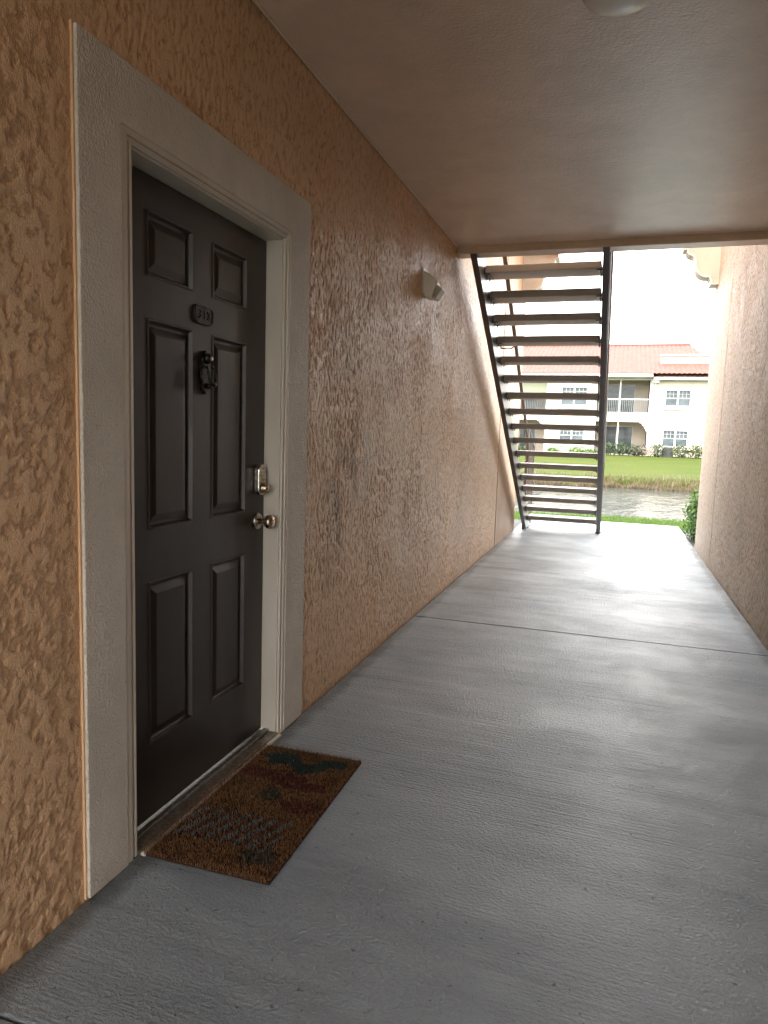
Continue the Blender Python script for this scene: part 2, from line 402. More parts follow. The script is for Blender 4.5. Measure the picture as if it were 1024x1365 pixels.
def graded(a, b, d0, d1):
    out = [a]
    while out[-1] < b: out.append(out[-1] + d0 + (d1-d0)*(out[-1]-a)/(b-a))
    out[-1] = b; return np.array(out)

# ------------------------------------------------------------------ the building we stand in
TOP = 5.7; BACK = -3.4
wl = empty('stucco_wall', 'orange textured stucco wall with the front door in it, left of the walkway', 'wall')
mb = MB()
mb.box(-.25, -.008, BACK, 1.60, -.1, TOP); mb.box(-.25, -.008, 2.72, 8.36, -.1, TOP); mb.box(-.25, -.008, 1.60, 2.72, 2.15, TOP)
mb.build('wall_core', M['stucco_left'], wl)
ZV = graded(-.03, 3.6, .0062, .009)
def near_mix(y, z):
    t = sstep(1.32, 1.75, y); a, ga = islands(y, z); b, gb = drawn(y, z); return a*(1-t)+b*t, ga*(1-t)+gb*t
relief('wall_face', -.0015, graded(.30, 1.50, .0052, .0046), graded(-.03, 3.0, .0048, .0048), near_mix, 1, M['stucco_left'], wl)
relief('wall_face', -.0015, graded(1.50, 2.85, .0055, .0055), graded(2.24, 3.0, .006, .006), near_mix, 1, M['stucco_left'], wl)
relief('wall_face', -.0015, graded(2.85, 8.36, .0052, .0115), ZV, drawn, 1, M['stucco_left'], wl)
B(-.25, .004, 8.352, 10.03, -.08, TOP).build('end_pier', M['pier'], wl, bevel=.003)
wr = empty('stucco_wall', 'pinkish textured stucco wall on the right of the walkway opposite the stairs', 'wall', (W,0,0))
B(.008, .25, BACK, 9.42, -.1, TOP).build('wall_core', M['pier_right'], wr)
relief('wall_face', .0, graded(2.4, 9.42, .008, .011), graded(-.03, 4.0, .0075, .0085), lambda y, z: (lambda q_: (q_[0]*(.8-.35*sstep(7.98,8.05,y)) + .006*sstep(8.0,8.05,y), q_[1]))(drawn(y+31, z)), -1, M['stucco_right'], wr)
ce = empty('ceiling', 'smooth tan painted ceiling over the walkway, ending in a lowered edge beam', 'ceiling', (0,0,2.8))
B(.001, W-.001, BACK, 5.72, 0, .25).build('ceiling_panel', M['ceiling'], ce)
B(.001, W-.001, 5.72, 5.88, -.055, .25).build('edge_beam', M['ceiling'], ce, bevel=.006)
B(.0015, .013, BACK, 5.715, -.009, -.0005).build('caulk_line', plain('caulk', (.78,.66,.52), .5), ce, bevel=.003)
# portal beam with scrolled corbels at the far end
pb = empty('portal_beam', 'tan beam with scrolled corbels spanning the far end of the walkway', 'beam', (0,0,3.6))
mb = MB(); mb.prism([(.001,9.62),(W-.001,9.14),(W-.001,9.40),(.001,9.90)], 'z', .14, .62); mb.build('beam', M['trim_tan'], pb, bevel=.005)
prof = [(0,-.455),(.085,-.455),(.085,-.415),(.105,-.395),(.105,-.372)]
for k in range(9):
    t = k/8; a = math.radians(-90 + 90*t)
    prof.append((.105+.045 + .14*math.cos(a)*1.0, -.365 + .145 + .145*math.sin(a)))
for k in range(1,7):
    a = math.radians(180 - 90*k/6); prof.append((.29+.085+.085*math.cos(a), -.22+.0 + .11*math.sin(a)))
prof += [(.40,-.085),(.40,-.05),(.445,-.05),(.445,.02),(.50,.04),(.50,.139),(0,.139)]
def offset(p, d):
    n = len(p); out = []
    for i in range(n):
        a = Vector(p[i-1]); b = Vector(p[i]); c = Vector(p[(i+1)%n])
        e1 = (b-a).normalized(); e2 = (c-b).normalized(); m_ = Vector((e1.y, -e1.x)) + Vector((e2.y, -e2.x))
        m_ = m_.normalized() if m_.length > 1e-6 else Vector((0,0)); out.append((b.x+m_.x*d, b.y+m_.y*d))
    return out
for sx, x0, yb in ((1, .002, 9.86), (-1, W-.002, 9.36)):
    c = MB().prism([(x0+sx*p[0]*.88, p[1]) for p in prof], 'y', yb-.20, yb).build('corbel', M['trim_tan'], pb)
    po = offset(prof, .022)[:-2]; pi = prof[:-2]
    m_ = MB(); n = len(pi)
    for ya, yc in ((yb-.215, yb+.015),):
        o = len(m_.v)
        for p in pi: m_.v.append((x0+sx*p[0]*.88, ya, p[1]))
        for p in po: m_.v.append((x0+sx*max(p[0],0)*.88, ya, min(p[1],.138)))
        for p in pi: m_.v.append((x0+sx*p[0]*.88, yc, p[1]))
        for p in po: m_.v.append((x0+sx*max(p[0],0)*.88, yc, min(p[1],.138)))
        for i in range(n-1):
            for a, b, c_, d in ((i,i+1,n+i+1,n+i),(2*n+i,2*n+i+1,3*n+i+1,3*n+i),(n+i,n+i+1,3*n+i+1,3*n+i),(i,i+1,2*n+i+1,2*n+i)):
                m_.f.append((o+a,o+b,o+c_,o+d))
    m_.build('corbel_edge', M['trim_edge'], c)
rf = empty('upper_roof', 'roof over the upper floor of the near building', 'roof', (0,0,TOP))
B(-.5, W+.5, BACK-.4, 5.9, .002, .3).build('roof_slab', M['ceiling'], rf)

# ------------------------------------------------------------------ door frame
D0, D1 = 1.703, 2.620       # door leaf edges along y
df = empty('doorway', 'off-white door frame with a wide textured band around the dark front door', 'door frame', (0, 2.16, 0))
off = Vector((0,-2.16,0))
def fbox(n, m, *a, bevel=.0, par=df): 
    a = list(a); a[2] -= 2.16; a[3] -= 2.16
    return B(*a).build(n, m, par, bevel=bevel)
X1 = .015
mb = MB(); q = lambda y: y-2.16
mb.prism([(q(1.482),.004),(q(1.482),2.262),(q(2.862),2.262),(q(2.862),.004),(q(2.674),.004),(q(2.674),2.098),(q(1.645),2.098),(q(1.645),.004)], 'x', -.01, X1)
mb.build('surround_band', M['band'], df, bevel=.003)
fbox('edge_caulk', M['stucco_left'], -.01, .006, 1.476, 1.4815, .003, 2.266)
# brick mould in three stepped members, then jambs and stop
def portal(n, m, ya, yb, yc, yd, zi, zo, xa, xb, bevel=.002):
    w = MB().prism([(q(ya),.006),(q(ya),zo),(q(yd),zo),(q(yd),.006),(q(yc),.006),(q(yc),zi),(q(yb),zi),(q(yb),.006)], 'x', xa, xb)
    return w.build(n, m, df, bevel=bevel)
portal('brick_mould', M['frame'], 1.6455, 1.668, 2.655, 2.6735, 2.080, 2.0975, -.12, .0125)
portal('brick_mould', M['frame'], 1.6685, 1.682, 2.643, 2.6545, 2.069, 2.0795, -.12, .005)
portal('brick_mould', M['frame'], 1.6825, 1.692, 2.634, 2.6425, 2.061, 2.0685, -.12, .009)
portal('jamb', M['frame'], 1.6925, 1.698, 2.626, 2.6335, 2.054, 2.0605, -.16, .000, .001)
th = fbox('threshold', M['alu'], -.13, .012, 1.699, 2.6255, .001, .016, bevel=.003)
fbox('sill_lip', M['frame'], .013, .030, 1.70, 2.625, .001, .012, bevel=.003)
fbox('threshold_ridge', M['alu'], -.055, -.030, 1.70, 2.625, .0165, .026, bevel=.003, par=th)
# ------------------------------------------------------------------ door
XF = -.068
dr = empty('front_door', 'dark brown six-panel front door, closed', 'door', (XF, 2.16, 0))
PY = ((1.855,2.103),(2.220,2.466)); PZ = ((.272,.812),(.978,1.630),(1.754,1.948))
# face skin with six openings
ysg = [D0, PY[0][0], PY[0][1], PY[1][0], PY[1][1], D1]; zsg = [.030, PZ[0][0], PZ[0][1], PZ[1][0], PZ[1][1], PZ[2][0], PZ[2][1], 2.049]
mb = MB()
for i in range(5):
    for j in range(7):
        if i in (1,3) and j in (1,3,5): continue
        mb.v += [(0,q(a),b) for a, b in ((ysg[i],zsg[j]),(ysg[i+1],zsg[j]),(ysg[i+1],zsg[j+1]),(ysg[i],zsg[j+1]))]
        k = len(mb.v); mb.f.append((k-4,k-3,k-2,k-1))
mb.box(-.044, -.020, q(D0), q(D1), .030, 2.049)
for i in (0, 5): mb.v += [(0,q(ysg[i]),.03),(0,q(ysg[i]),2.049),(-.02,q(ysg[i]),2.049),(-.02,q(ysg[i]),.03)]; k = len(mb.v); mb.f.append((k-4,k-3,k-2,k-1))
for z in (.030, 2.049): mb.v += [(0,q(D0),z),(0,q(D1),z),(-.02,q(D1),z),(-.02,q(D0),z)]; k = len(mb.v); mb.f.append((k-4,k-3,k-2,k-1))
leaf = mb.build('leaf', M['door'], dr, fix=False)
for (z0, z1) in PZ:
    for (y0, y1) in PY:
        m_ = MB(); rings = [(0,0),(.003,.0035),(.007,.0035),(.013,-.0085),(.017,-.0115),(.023,-.0115),(.045,-.0035),(.049,-.003)]
        for ins, x in rings:
            m_.v += [(x,q(y0+ins),z0+ins),(x,q(y1-ins),z0+ins),(x,q(y1-ins),z1-ins),(x,q(y0+ins),z1-ins)]
        for r_ in range(len(rings)-1):
            for k in range(4): m_.f.append((r_*4+k, r_*4+(k+1)%4, r_*4+4+(k+1)%4, r_*4+4+k))
        e = (len(rings)-1)*4; m_.f.append((e,e+1,e+2,e+3))
        m_.build('panel', M['door'], leaf, fix=False)
B(-.03, .002, q(D0+.002), q(D1-.002), .0265, .0295).build('door_sweep', M['rubber'], dr)
for z in (.25, 1.05, 1.85):
    MB().tube([(.004,q(D0)-.002,z-.05),(.004,q(D0)-.002,z+.05)], .006, 8).build('hinge', M['nickel'], dr)
# number plate
def rrect(w, h, r, n=5):
    out = []
    for cx, cy, a0 in ((w/2-r,h/2-r,0),(-w/2+r,h/2-r,90),(-w/2+r,-h/2+r,180),(w/2-r,-h/2+r,270)):
        for k in range(n+1):
            a = math.radians(a0+90*k/n); out.append((cx+r*math.cos(a), cy+r*math.sin(a)))
    return out
npy, npz = q(2.162), 1.686
npl = MB().prism([(npy+p[0], npz+p[1]) for p in rrect(.118,.064,.020)], 'x', .0003, .006).build('number_plate', M['plate'], dr, bevel=.0015)
rim = MB(); po = rrect(.112,.058,.018); pi = rrect(.104,.050,.015); n = len(po)
for x in (.0055, .0085):
    rim.v += [(x, npy+p[0], npz+p[1]) for p in po] + [(x, npy+p[0], npz+p[1]) for p in pi]
for i in range(n):
    j = (i+1)%n
    rim.f += [(2*n+i,2*n+j,3*n+j,3*n+i),(i,j,2*n+j,2*n+i),(n+i,n+j,3*n+j,3*n+i)]
rim.build('plate_rim', M['plate'], npl)
for k, ch in enumerate('312'):
    cu = bpy.data.curves.new('digit', 'FONT'); cu.body = ch; cu.size = .042; cu.extrude = .0012; cu.align_x = 'CENTER'; cu.align_y = 'CENTER'; cu.resolution_u = 3
    tmp = bpy.data.objects.new('tmp', cu); C.objects.link(tmp); bpy.context.view_layer.update()
    me = bpy.data.meshes.new_from_object(tmp); bpy.data.objects.remove(tmp)
    me.transform(Matrix(((0,0,1,0),(1,0,0,0),(0,1,0,0),(0,0,0,1)))); me.materials.clear(); me.materials.append(M['iron'])
    o = link('digit', me, npl); o.location = (.0070, npy + (k-1)*.027, npz)
# knocker: urn shaped back plate, peephole and swinging striker
ky = q(2.167)
kn_prof = [(0,.074),(.010,.066),(.014,.055),(.020,.048),(.022,.036),(.016,.027),(.018,.018),(.028,.008),(.031,-.008),(.027,-.024),(.018,-.036),(.017,-.044),(.024,-.050),(.022,-.062),(.012,-.066),(.008,-.074),(0,-.078)]
out = [(ky+a, 1.495+b) for a, b in kn_prof] + [(ky-a, 1.495+b) for a, b in reversed(kn_prof[1:-1])]
kk = MB().prism(out, 'x', .0003, .012).build('knocker', M['iron'], dr, bevel=.004)
MB().lathe([(0,.018),(.010,.018),(.016,.014),(.020,.010)], (.011,ky,1.540), (1,0,0), 20).build('peephole_boss', M['iron'], kk, True)
MB().lathe([(0,.0075),(.003,.0075),(.004,.006)], (.031,ky,1.540), (1,0,0), 16).build('peephole', M['nickel'], kk, True)
hoop = [(.022, ky-.017, 1.512)]
for k in range(11):
    a = math.pi*k/10; hoop.append((.030+.012*math.sin(a), ky-.022*math.cos(a), 1.508-.058*math.sin(a)**.7))
hoop.append((.022, ky+.017, 1.512))
MB().tube(hoop, [.0045]*3+[.006,.007,.008,.009,.008,.007,.006]+[.0045]*3, 10).build('striker', M['iron'], kk, True)
MB().lathe([(0,.010),(.016,.010),(.020,.007)], (.011,ky,1.447), (1,0,0), 14).build('strike_stud', M['iron'], kk, True)
# keypad deadbolt
dy, dz = q(2.567), 1.100
db = MB().prism([(dy+p[0], dz+p[1]) for p in rrect(.062,.125,.028,6)], 'x', .0003, .024).build('deadbolt', M['nickel'], dr, bevel=.004)
for k in range(5):
    MB().prism([(dy+p[0], dz+.046-k*.0145+p[1]) for p in rrect(.030,.009,.004,3)], 'x', .0235, .0262).build('keypad_button', M['bronze'], db)
MB().lathe([(0,.0215),(.008,.0215),(.010,.019),(.022,.0185),(.026,.015),(.0262,.004)], (.0235,dy,dz-.033), (1,0,0), 24).build('thumb_turn', M['bronze'], db, True)
kb = MB().lathe([(0,.033),(.004,.034),(.008,.031),(.010,.016)], (.0003,q(2.567),.930), (1,0,0), 28).build('rosette', M['nickel'], dr, True)
MB().lathe([(0,.013),(.022,.012),(.030,.018),(.036,.0255),(.046,.029),(.056,.0275),(.062,.021),(.064,.008)], (.010,q(2.567),.930), (1,0,0), 28).build('knob', M['bronze'], kb, True)

# ------------------------------------------------------------------ door mat
mat_c = Vector((.214, 2.108, .002))
dm = empty('door_mat', 'brown coir door mat with faded dark pattern below the front door', 'door mat', mat_c); dm.rotation_euler.z = math.radians(.8)
MB().box(-.225,.225,-.402,.402,0,.009).build('backing', plain('mat_backing', (.035,.018,.010), .95), dm)
rng = random.Random(3)
def matcol(u, v):
    """u: 0 door side .. 1 walkway side, v: 0 near end .. 1 far end"""
    base = Vector((.21,.105,.048)) * rng.uniform(.55,1.35)
    w = noise.noise(Vector((u*9,v*14,1.7)))*.035
    def ell(cu, cv, ru, rv): return ((u-cu+w)/ru)**2 + ((v-cv+w)/rv)**2
    teal = Vector((.032,.062,.060)); maroon = Vector((.095,.024,.025)); grey = Vector((.17,.185,.175))
    if min(ell(.34,.885,.17,.055), ell(.60,.835,.16,.055), ell(.80,.90,.13,.045)) < 1: return teal*rng.uniform(.6,1.5)
    if ell(.80,.885,.05,.02) < 1: return maroon
    if ell(.40,.72,.34,.055) < 1 or ell(.66,.665,.28,.04) < 1 or ell(.82,.50,.16,.05) < 1:
        if rng.random() < .72: return maroon*rng.uniform(.6,1.6)
    if ell(.52,.56,.11,.05) < 1 and rng.random() < .7: return teal*.8
    d = v - .255 + (u-.5)*-.02
    if -.10 < d < .12 and .10 < u < .86:
        s = (.93*u*.452 - .37*v*.808 + w*.15)/.046*2*math.pi
        if math.sin(s) > .0 and rng.random() < .85: return grey*rng.uniform(.5,1.25)
        if rng.random() < .4: return maroon*rng.uniform(.7,1.3)
    if ell(.82,.12,.14,.05) < 1 and rng.random() < .6: return teal*rng.uniform(.6,1.2)
    if noise.noise(Vector((u*5+4,v*9,3.))) > .22 and rng.random() < .5: return base*.55
    return base
mb = MB()
for k in range(34000):
    x = rng.uniform(-.226,.226); y = rng.uniform(-.404,.404)
    if rng.random() < .10: x *= rng.uniform(1,1.03); y *= rng.uniform(1,1.018)
    a = rng.uniform(0, 6.283); h = rng.uniform(.006,.013); ln = rng.uniform(.001,.005); wd = .0009
    dx, dy_ = math.cos(a), math.sin(a)
    c = matcol((x+.226)/.452, (y+.404)/.808)
    if rng.random() < .012: c = Vector((.32,.22,.12))
    p = Vector((x,y,.006)); t = p + Vector((dx*ln, dy_*ln, h))
    s = Vector((-dy_*wd, dx*wd, 0))
    mb.face(p-s, p+s, t+s*.6, t-s*.6, col=tuple(c))
tag(mb.build('coir_pile', M['coir'], dm), kind='stuff')

# ------------------------------------------------------------------ lamps (unlit)
cl = empty('ceiling_light', 'round white glass dome light on the walkway ceiling', 'ceiling light', (1.23, 2.575, 2.8))
MB().lathe([(0,.142),(.012,.142),(.018,.134)], (0,0,0), (0,0,-1), 40).build('base_ring', M['lamp_white'], cl, True)
MB().lathe([(0,.130),(.020,.127),(.042,.112),(.058,.086),(.068,.052),(.072,.02)], (0,0,-.016), (0,0,-1), 40).build('glass_dome', M['glass_dome'], cl, True)
wlp = empty('wall_light', 'small off-white wedge-shaped light fixed high on the left stucco wall', 'wall light', (0, 4.72, 2.3))
MB().prism([(0,.105),(.092,.045),(.100,.008),(.062,-.080),(.024,-.080),(0,-.03)], 'y', 0, .12).build('lamp_housing', M['lamp_white'], wlp, bevel=.012)
MB().prism([(.1005,.006),(.138,-.022),(.094,-.086),(.064,-.082)], 'y', .008, .112).build('lamp_hood', M['lamp_lens'], wlp, bevel=.008)
B(.0002,.008,-.015,.135,-.06,.115).build('back_plate', M['lamp_white'], wlp, bevel=.002)

# ------------------------------------------------------------------ staircase
st = empty('staircase', 'dark brown steel staircase with open concrete treads rising towards the walkway', 'staircase', (.64, 10.2, 0))
SO = Vector((.64, 10.2, 0))
def sb(mb_, name, m, par=st, **k):
    mb_.v = [(a-SO.x, b-SO.y, c-SO.z) for a, b, c in mb_.v]; return mb_.build(name, m, par, **k)
RUN, RISE = .258, .1585
def zline(y): return .163 + (10.19-y)*RISE/RUN
TX0, TX1 = .172, 1.108
tread_me = None
for k in range(17):
    yb = 10.19 - RUN*k; zc_ = .163 + RISE*k
    if tread_me is None:
        tread_me = B(TX0-.64, TX1-.64, 0, .285, -.031, .029).mesh('tread', M['tread'])
        brk_me = MB().box(0,.05,.03,.25,-.038,-.0315).box(0,.006,.03,.25,-.0315,.03).box(.012,.022,.06,.07,-.056,-.038).box(.012,.022,.20,.21,-.056,-.038).mesh('tread_bracket', M['steel'])
        brk_me2 = MB().box(-.05,0,.03,.25,-.038,-.0315).box(-.006,0,.03,.25,-.0315,.03).box(-.022,-.012,.06,.07,-.056,-.038).box(-.022,-.012,.20,.21,-.056,-.038).mesh('tread_bracket', M['steel'])
    o = link('tread', tread_me, st, .006, (0, yb-10.2, zc_))
    link('tread_bracket', brk_me, o, 0, (TX0-.64-.012, 0, 0)); link('tread_bracket', brk_me2, o, 0, (TX1-.64+.012, 0, 0))
def stringer(x0, x1, side):
    lo, hi = -.155, .125
    ytop = 5.885
    def poly(a, b):
        pts = [(ytop, zline(ytop)+b)]
        if zline(ytop)+a < 2.743:
            pts += [(ytop, 2.743), (10.19 - (2.743-a-.163)*RUN/RISE, 2.743)] if zline(ytop)+b > 2.743 else []
            if len(pts) == 1:
                pts = [(10.19 - (2.743-b-.163)*RUN/RISE, 2.743), (10.19 - (2.743-a-.163)*RUN/RISE, 2.743)]
        else: pts.append((ytop, zline(ytop)+a))
        for f_ in (a, b):
            y_end = 10.19 + (.163+f_)*RUN/RISE
            pts.append((y_end, .0015))
        return pts
    web = MB().prism(poly(lo, hi), 'x', x0, x0+.008 if side > 0 else x0-.008)
    fl = (x0, x0+side*.05)
    a, b = min(fl), max(fl)
    web2 = MB(); web2.prism(poly(lo-.011, lo), 'x', a, b); 
    s_ = sb(web, 'stringer', M['steel']); sb(web2, 'bottom_flange', M['steel'], s_)
    w3 = MB().prism(poly(hi, hi+.011), 'x', a, b); sb(w3, 'top_flange', M['steel'], s_)
    for y in (10.25, 10.52):
        pass
    sb(B(a-.02, b+.02, 10.30, 10.62, .0005, .010), 'base_plate', M['steel'], s_)
    return s_
stringer(.158, 0, -1); stringer(1.122, 0, 1)
# wall handrail with brackets
hr_pts = [(.178, 6.0, 3.675), (.178, 9.62, 1.300), (.172, 9.80, 1.17), (.165, 9.90, 1.06), (.150, 9.92, .98), (.10, 9.92, .94), (.015, 9.92, .93)]
hr = sb(MB().tube(hr_pts, .021, 10), 'handrail', M['steel'], smooth=True)
for y in (6.7, 8.0, 9.3):
    z = 3.675 - (y-6.0)*(3.675-1.300)/3.62
    sb(MB().tube([(.178,y,z-.015),(.172,y,z-.06),(.14,y,z-.085),(.06,y,z-.085),(.013,y,z-.075)], .009, 8), 'rail_bracket', M['steel'], hr, smooth=True)
    sb(MB().lathe([(0,.032),(.006,.03)], (.001,y,z-.075), (1,0,0), 14), 'bracket_rose', M['steel'], hr)
# open-side guard rail
def guard(x, ya, yb_, top, bot, posts, nbal):
    g = sb(MB().tube([(x,ya,top(ya)),(x,yb_,top(yb_))], .021, 8), 'guard_rail', M['steel'], smooth=True)
    sb(MB().tube([(x,ya,bot(ya)),(x,yb_,bot(yb_))], .013, 8), 'bottom_rail', M['steel'], g)
    for y, zb_ in posts:
        sb(B(x-.019,x+.019,y-.019,y+.019,zb_,top(y)-.005), 'newel_post', M['steel'], g)
    for k in range(nbal):
        y = ya + (yb_-ya)*(k+.5)/nbal
        sb(B(x-.007,x+.007,y-.007,y+.007,bot(y),top(y)), 'baluster', M['steel'], g)
guard(1.155, 6.2, 10.50, lambda y: zline(y)+1.0, lambda y: zline(y)+.22, [(6.25, zline(6.25)+.137), (8.4, zline(8.4)+.137), (10.48, .0115)], 36)
guard(.125, 10.08, 10.95, lambda y: 1.46-(y-10.08)*.35, lambda y: .52-(y-10.08)*.30, [(10.10,.004),(10.93,.004)], 8)

# ------------------------------------------------------------------ foliage
def leafy(mb_, c, rad, n, size, cols, r_, zmin=None, shell=.45):
    for _ in range(n):
        d = Vector((r_.gauss(0,1), r_.gauss(0,1), r_.gauss(0,1))).normalized()
        k = shell + (1-shell)*r_.random()**.6
        bump_ = 1 + .22*noise.noise(d*2.3 + Vector(c)*3.1) + .12*noise.noise(d*6 + Vector(c))
        p = Vector((c[0]+d.x*rad[0]*k*bump_, c[1]+d.y*rad[1]*k*bump_, c[2]+d.z*rad[2]*k*bump_))
        if zmin is not None and p.z < zmin: continue
        nrm = (d + Vector((r_.gauss(0,.6), r_.gauss(0,.6), r_.gauss(.3,.6)))).normalized()
        a = nrm.orthogonal().normalized(); a.rotate(Matrix.Rotation(r_.uniform(0,6.28), 3, nrm)); b = nrm.cross(a)
        s = size*r_.uniform(.6,1.35); cc = Vector(r_.choice(cols))*r_.uniform(.7,1.3)
        mb_.face(p-a*s, p-b*s*.45-a*s*.1, p+a*s, p+b*s*.45-a*s*.1, col=tuple(cc))
GREEN = [(.040,.105,.012),(.060,.135,.018),(.030,.080,.012),(.085,.15,.025)]
r_ = random.Random(11)
sh = empty('shrub', 'bright green leafy shrub at the far end of the right wall', 'shrub', (2.55, 10.45, -.1))
mb = MB(); leafy(mb, (0,0,.40), (.29,.50,.44), 2600, .033, GREEN, r_, .02); leafy(mb, (-.05,-.1,.68), (.16,.26,.20), 900, .030, [(.09,.15,.02),(.07,.14,.02)], r_, .02)
mb.build('foliage', M['leaf'], sh)
for k in range(7):
    a = k*.9; MB().tube([(.05*math.cos(a),.07*math.sin(a),0),(.12*math.cos(a),.2*math.sin(a),.3),(.16*math.cos(a),.3*math.sin(a),.6)], [.010,.007,.003], 6).build('stem', M['soil'], sh)
# short grass on the near bank
mb = MB()
for k in range(26000):
    y = 11.5 + r_.random()**1.3*3.2; x = r_.uniform(-2.2, 4.2)
    if y < 11.83 and -.03 < x < W+.03: continue
    z = gz(x, y)
    if z < -.55: continue
    h = r_.uniform(.03,.085); a = r_.uniform(0,6.28); w = .006; lean = r_.uniform(0,.04)
    s = Vector((math.cos(a)*w, math.sin(a)*w, 0)); p = Vector((x,y,z-.005)); t = p + Vector((r_.gauss(0,1)*lean, r_.gauss(0,1)*lean, h))
    mb.face(p-s, p+s, t, col=tuple(Vector(r_.choice([(.055,.12,.016),(.075,.145,.02),(.10,.14,.035)]))*r_.uniform(.7,1.25)))
for k in range(5000):
    y = r_.uniform(9.6, 11.9); x = r_.choice([r_.uniform(-2.2,-.02), r_.uniform(W+.02, 4.2)])
    if y < 10.05 and x < 0: continue
    z = gz(x, y); h = r_.uniform(.04,.12); a = r_.uniform(0,6.28); s = Vector((math.cos(a)*.006, math.sin(a)*.006, 0)); p = Vector((x,y,z-.005))
    mb.face(p-s, p+s, p+Vector((r_.gauss(0,.02), r_.gauss(0,.02), h)), col=tuple(Vector(r_.choice([(.055,.12,.016),(.075,.145,.02)]))*r_.uniform(.7,1.25)))
tag(mb.build('bank_grass', M['blade']), 'short green grass on the near bank beyond the walkway', 'grass', kind='stuff')
# dry reeds along the far waterline
mb = MB()
for k in range(20000):
    x = r_.uniform(-14, 14); e = .25*math.sin(x*.35+1)+.12*math.sin(x*1.1)
    y = 29.55 + e + abs(r_.gauss(0,.32)); z = max(gz(x,y), -.62)
    cl_ = .7+.5*noise.noise(Vector((x*1.4,y*.8,0)))
    h = max(.08, (.34 - max(0,y-30.3-e)*.3)*cl_*r_.uniform(.6,1.1)); a = r_.uniform(0,6.28); w = r_.uniform(.008,.02)
    s = Vector((math.cos(a)*w, math.sin(a)*w, 0)); p = Vector((x,y,z-.02)); lean = .35*h
    c = r_.choice([(.16,.115,.075),(.20,.155,.105),(.12,.085,.05),(.10,.10,.04)])
    mb.face(p-s, p+s, p+Vector((r_.gauss(0,1)*lean, r_.gauss(0,1)*lean, h)), col=tuple(Vector(c)*r_.uniform(.6,1.25)))
tag(mb.build('dry_reeds', M['blade']), 'dry brown reeds along the far edge of the pond', 'reeds', kind='stuff')

# ------------------------------------------------------------------ far apartment building
BY = 0.0; GZ = .33          # built in its own frame, set down 50 m away
ab = empty('apartment_building', 'cream two-storey apartment building with red tile roof across the pond', 'building', (0, 50.0, GZ))
def bb(x0,x1,y0,y1,z0,z1): return B(x0,x1,y0,y1,z0-GZ,z1-GZ)
def part(n, m, *a, par=ab, bevel=0): return bb(*a).build(n, m, par, bevel=bevel)
EV = 5.42
# right wing wall in pieces around its windows
def wall_with_windows(x0, x1, y, zb_, zt, wins, m, thick=.25):
    xs_ = sorted({x0, x1, *[w[0] for w in wins], *[w[1] for w in wins]}); zs_ = sorted({zb_, zt, *[w[2] for w in wins], *[w[3] for w in wins]})
    mb_ = MB()
    for i in range(len(xs_)-1):
        for j in range(len(zs_)-1):
            cx, cz = (xs_[i]+xs_[i+1])/2, (zs_[j]+zs_[j+1])/2
            if any(w[0] < cx < w[1] and w[2] < cz < w[3] for w in wins): continue
            mb_.box(xs_[i], xs_[i+1], y, y+thick, zs_[j]-GZ, zs_[j+1]-GZ)
    return mb_.build('wall', m, ab)
def window(x0, x1, z0, z1, y, glassm='glass', bars=True, surround=True):
    w = MB(); fr = .05
    for a in ((x0-fr,x0+fr,z0-fr,z1+fr),(x1-fr,x1+fr,z0-fr,z1+fr),((x0+x1)/2-.05,(x0+x1)/2+.05,z0,z1),(x0,x1,z0-fr,z0+fr),(x0,x1,z1-fr,z1+fr)):
        w.box(a[0],a[1],y-.03,y+.10,a[2]-GZ,a[3]-GZ)
    o = w.build('window', M['white'], ab)
    for a, b in ((x0+fr,(x0+x1)/2-.05),((x0+x1)/2+.05,x1-fr)):
        part('pane', M[glassm], a, b, y+.08, y+.09, z0+fr, z1-fr, par=o)
        if bars:
            m_ = MB(); zm = (z0+z1)/2
            m_.box(a,b,y+.055,y+.075,zm-.018-GZ,zm+.018-GZ)
            for t in (.333,.667): m_.box(a+(b-a)*t-.007,a+(b-a)*t+.007,y+.06,y+.074,zm-GZ,z1-fr-GZ)
            m_.box(a,b,y+.06,y+.074,(zm+z1)/2-.007-GZ,(zm+z1)/2+.007-GZ)
            m_.build('glazing_bar', M['white'], o)
    if surround:
        part('sill', M['white'], x0-.16, x1+.16, y-.10, y+.02, z0-.22, z0-.06, par=o)
        part('apron', M['white'], x0-.10, x1+.10, y-.05, y+.02, z0-.62, z0-.50, par=o)
    return o
wr_ = [(4.16,5.72,3.60,4.68),(4.16,5.72,.98,2.08)]
wall_with_windows(3.62, 13, BY, GZ-.3, EV, wr_ + [(8.2,9.76,3.60,4.68),(8.2,9.76,.98,2.08)], M['cream'])
for w_ in wr_ + [(8.2,9.76,3.60,4.68),(8.2,9.76,.98,2.08)]: window(*w_, BY)
part('side_wall', M['cream'], 3.62, 3.87, BY+.26, BY+2.6, GZ-.3, EV)
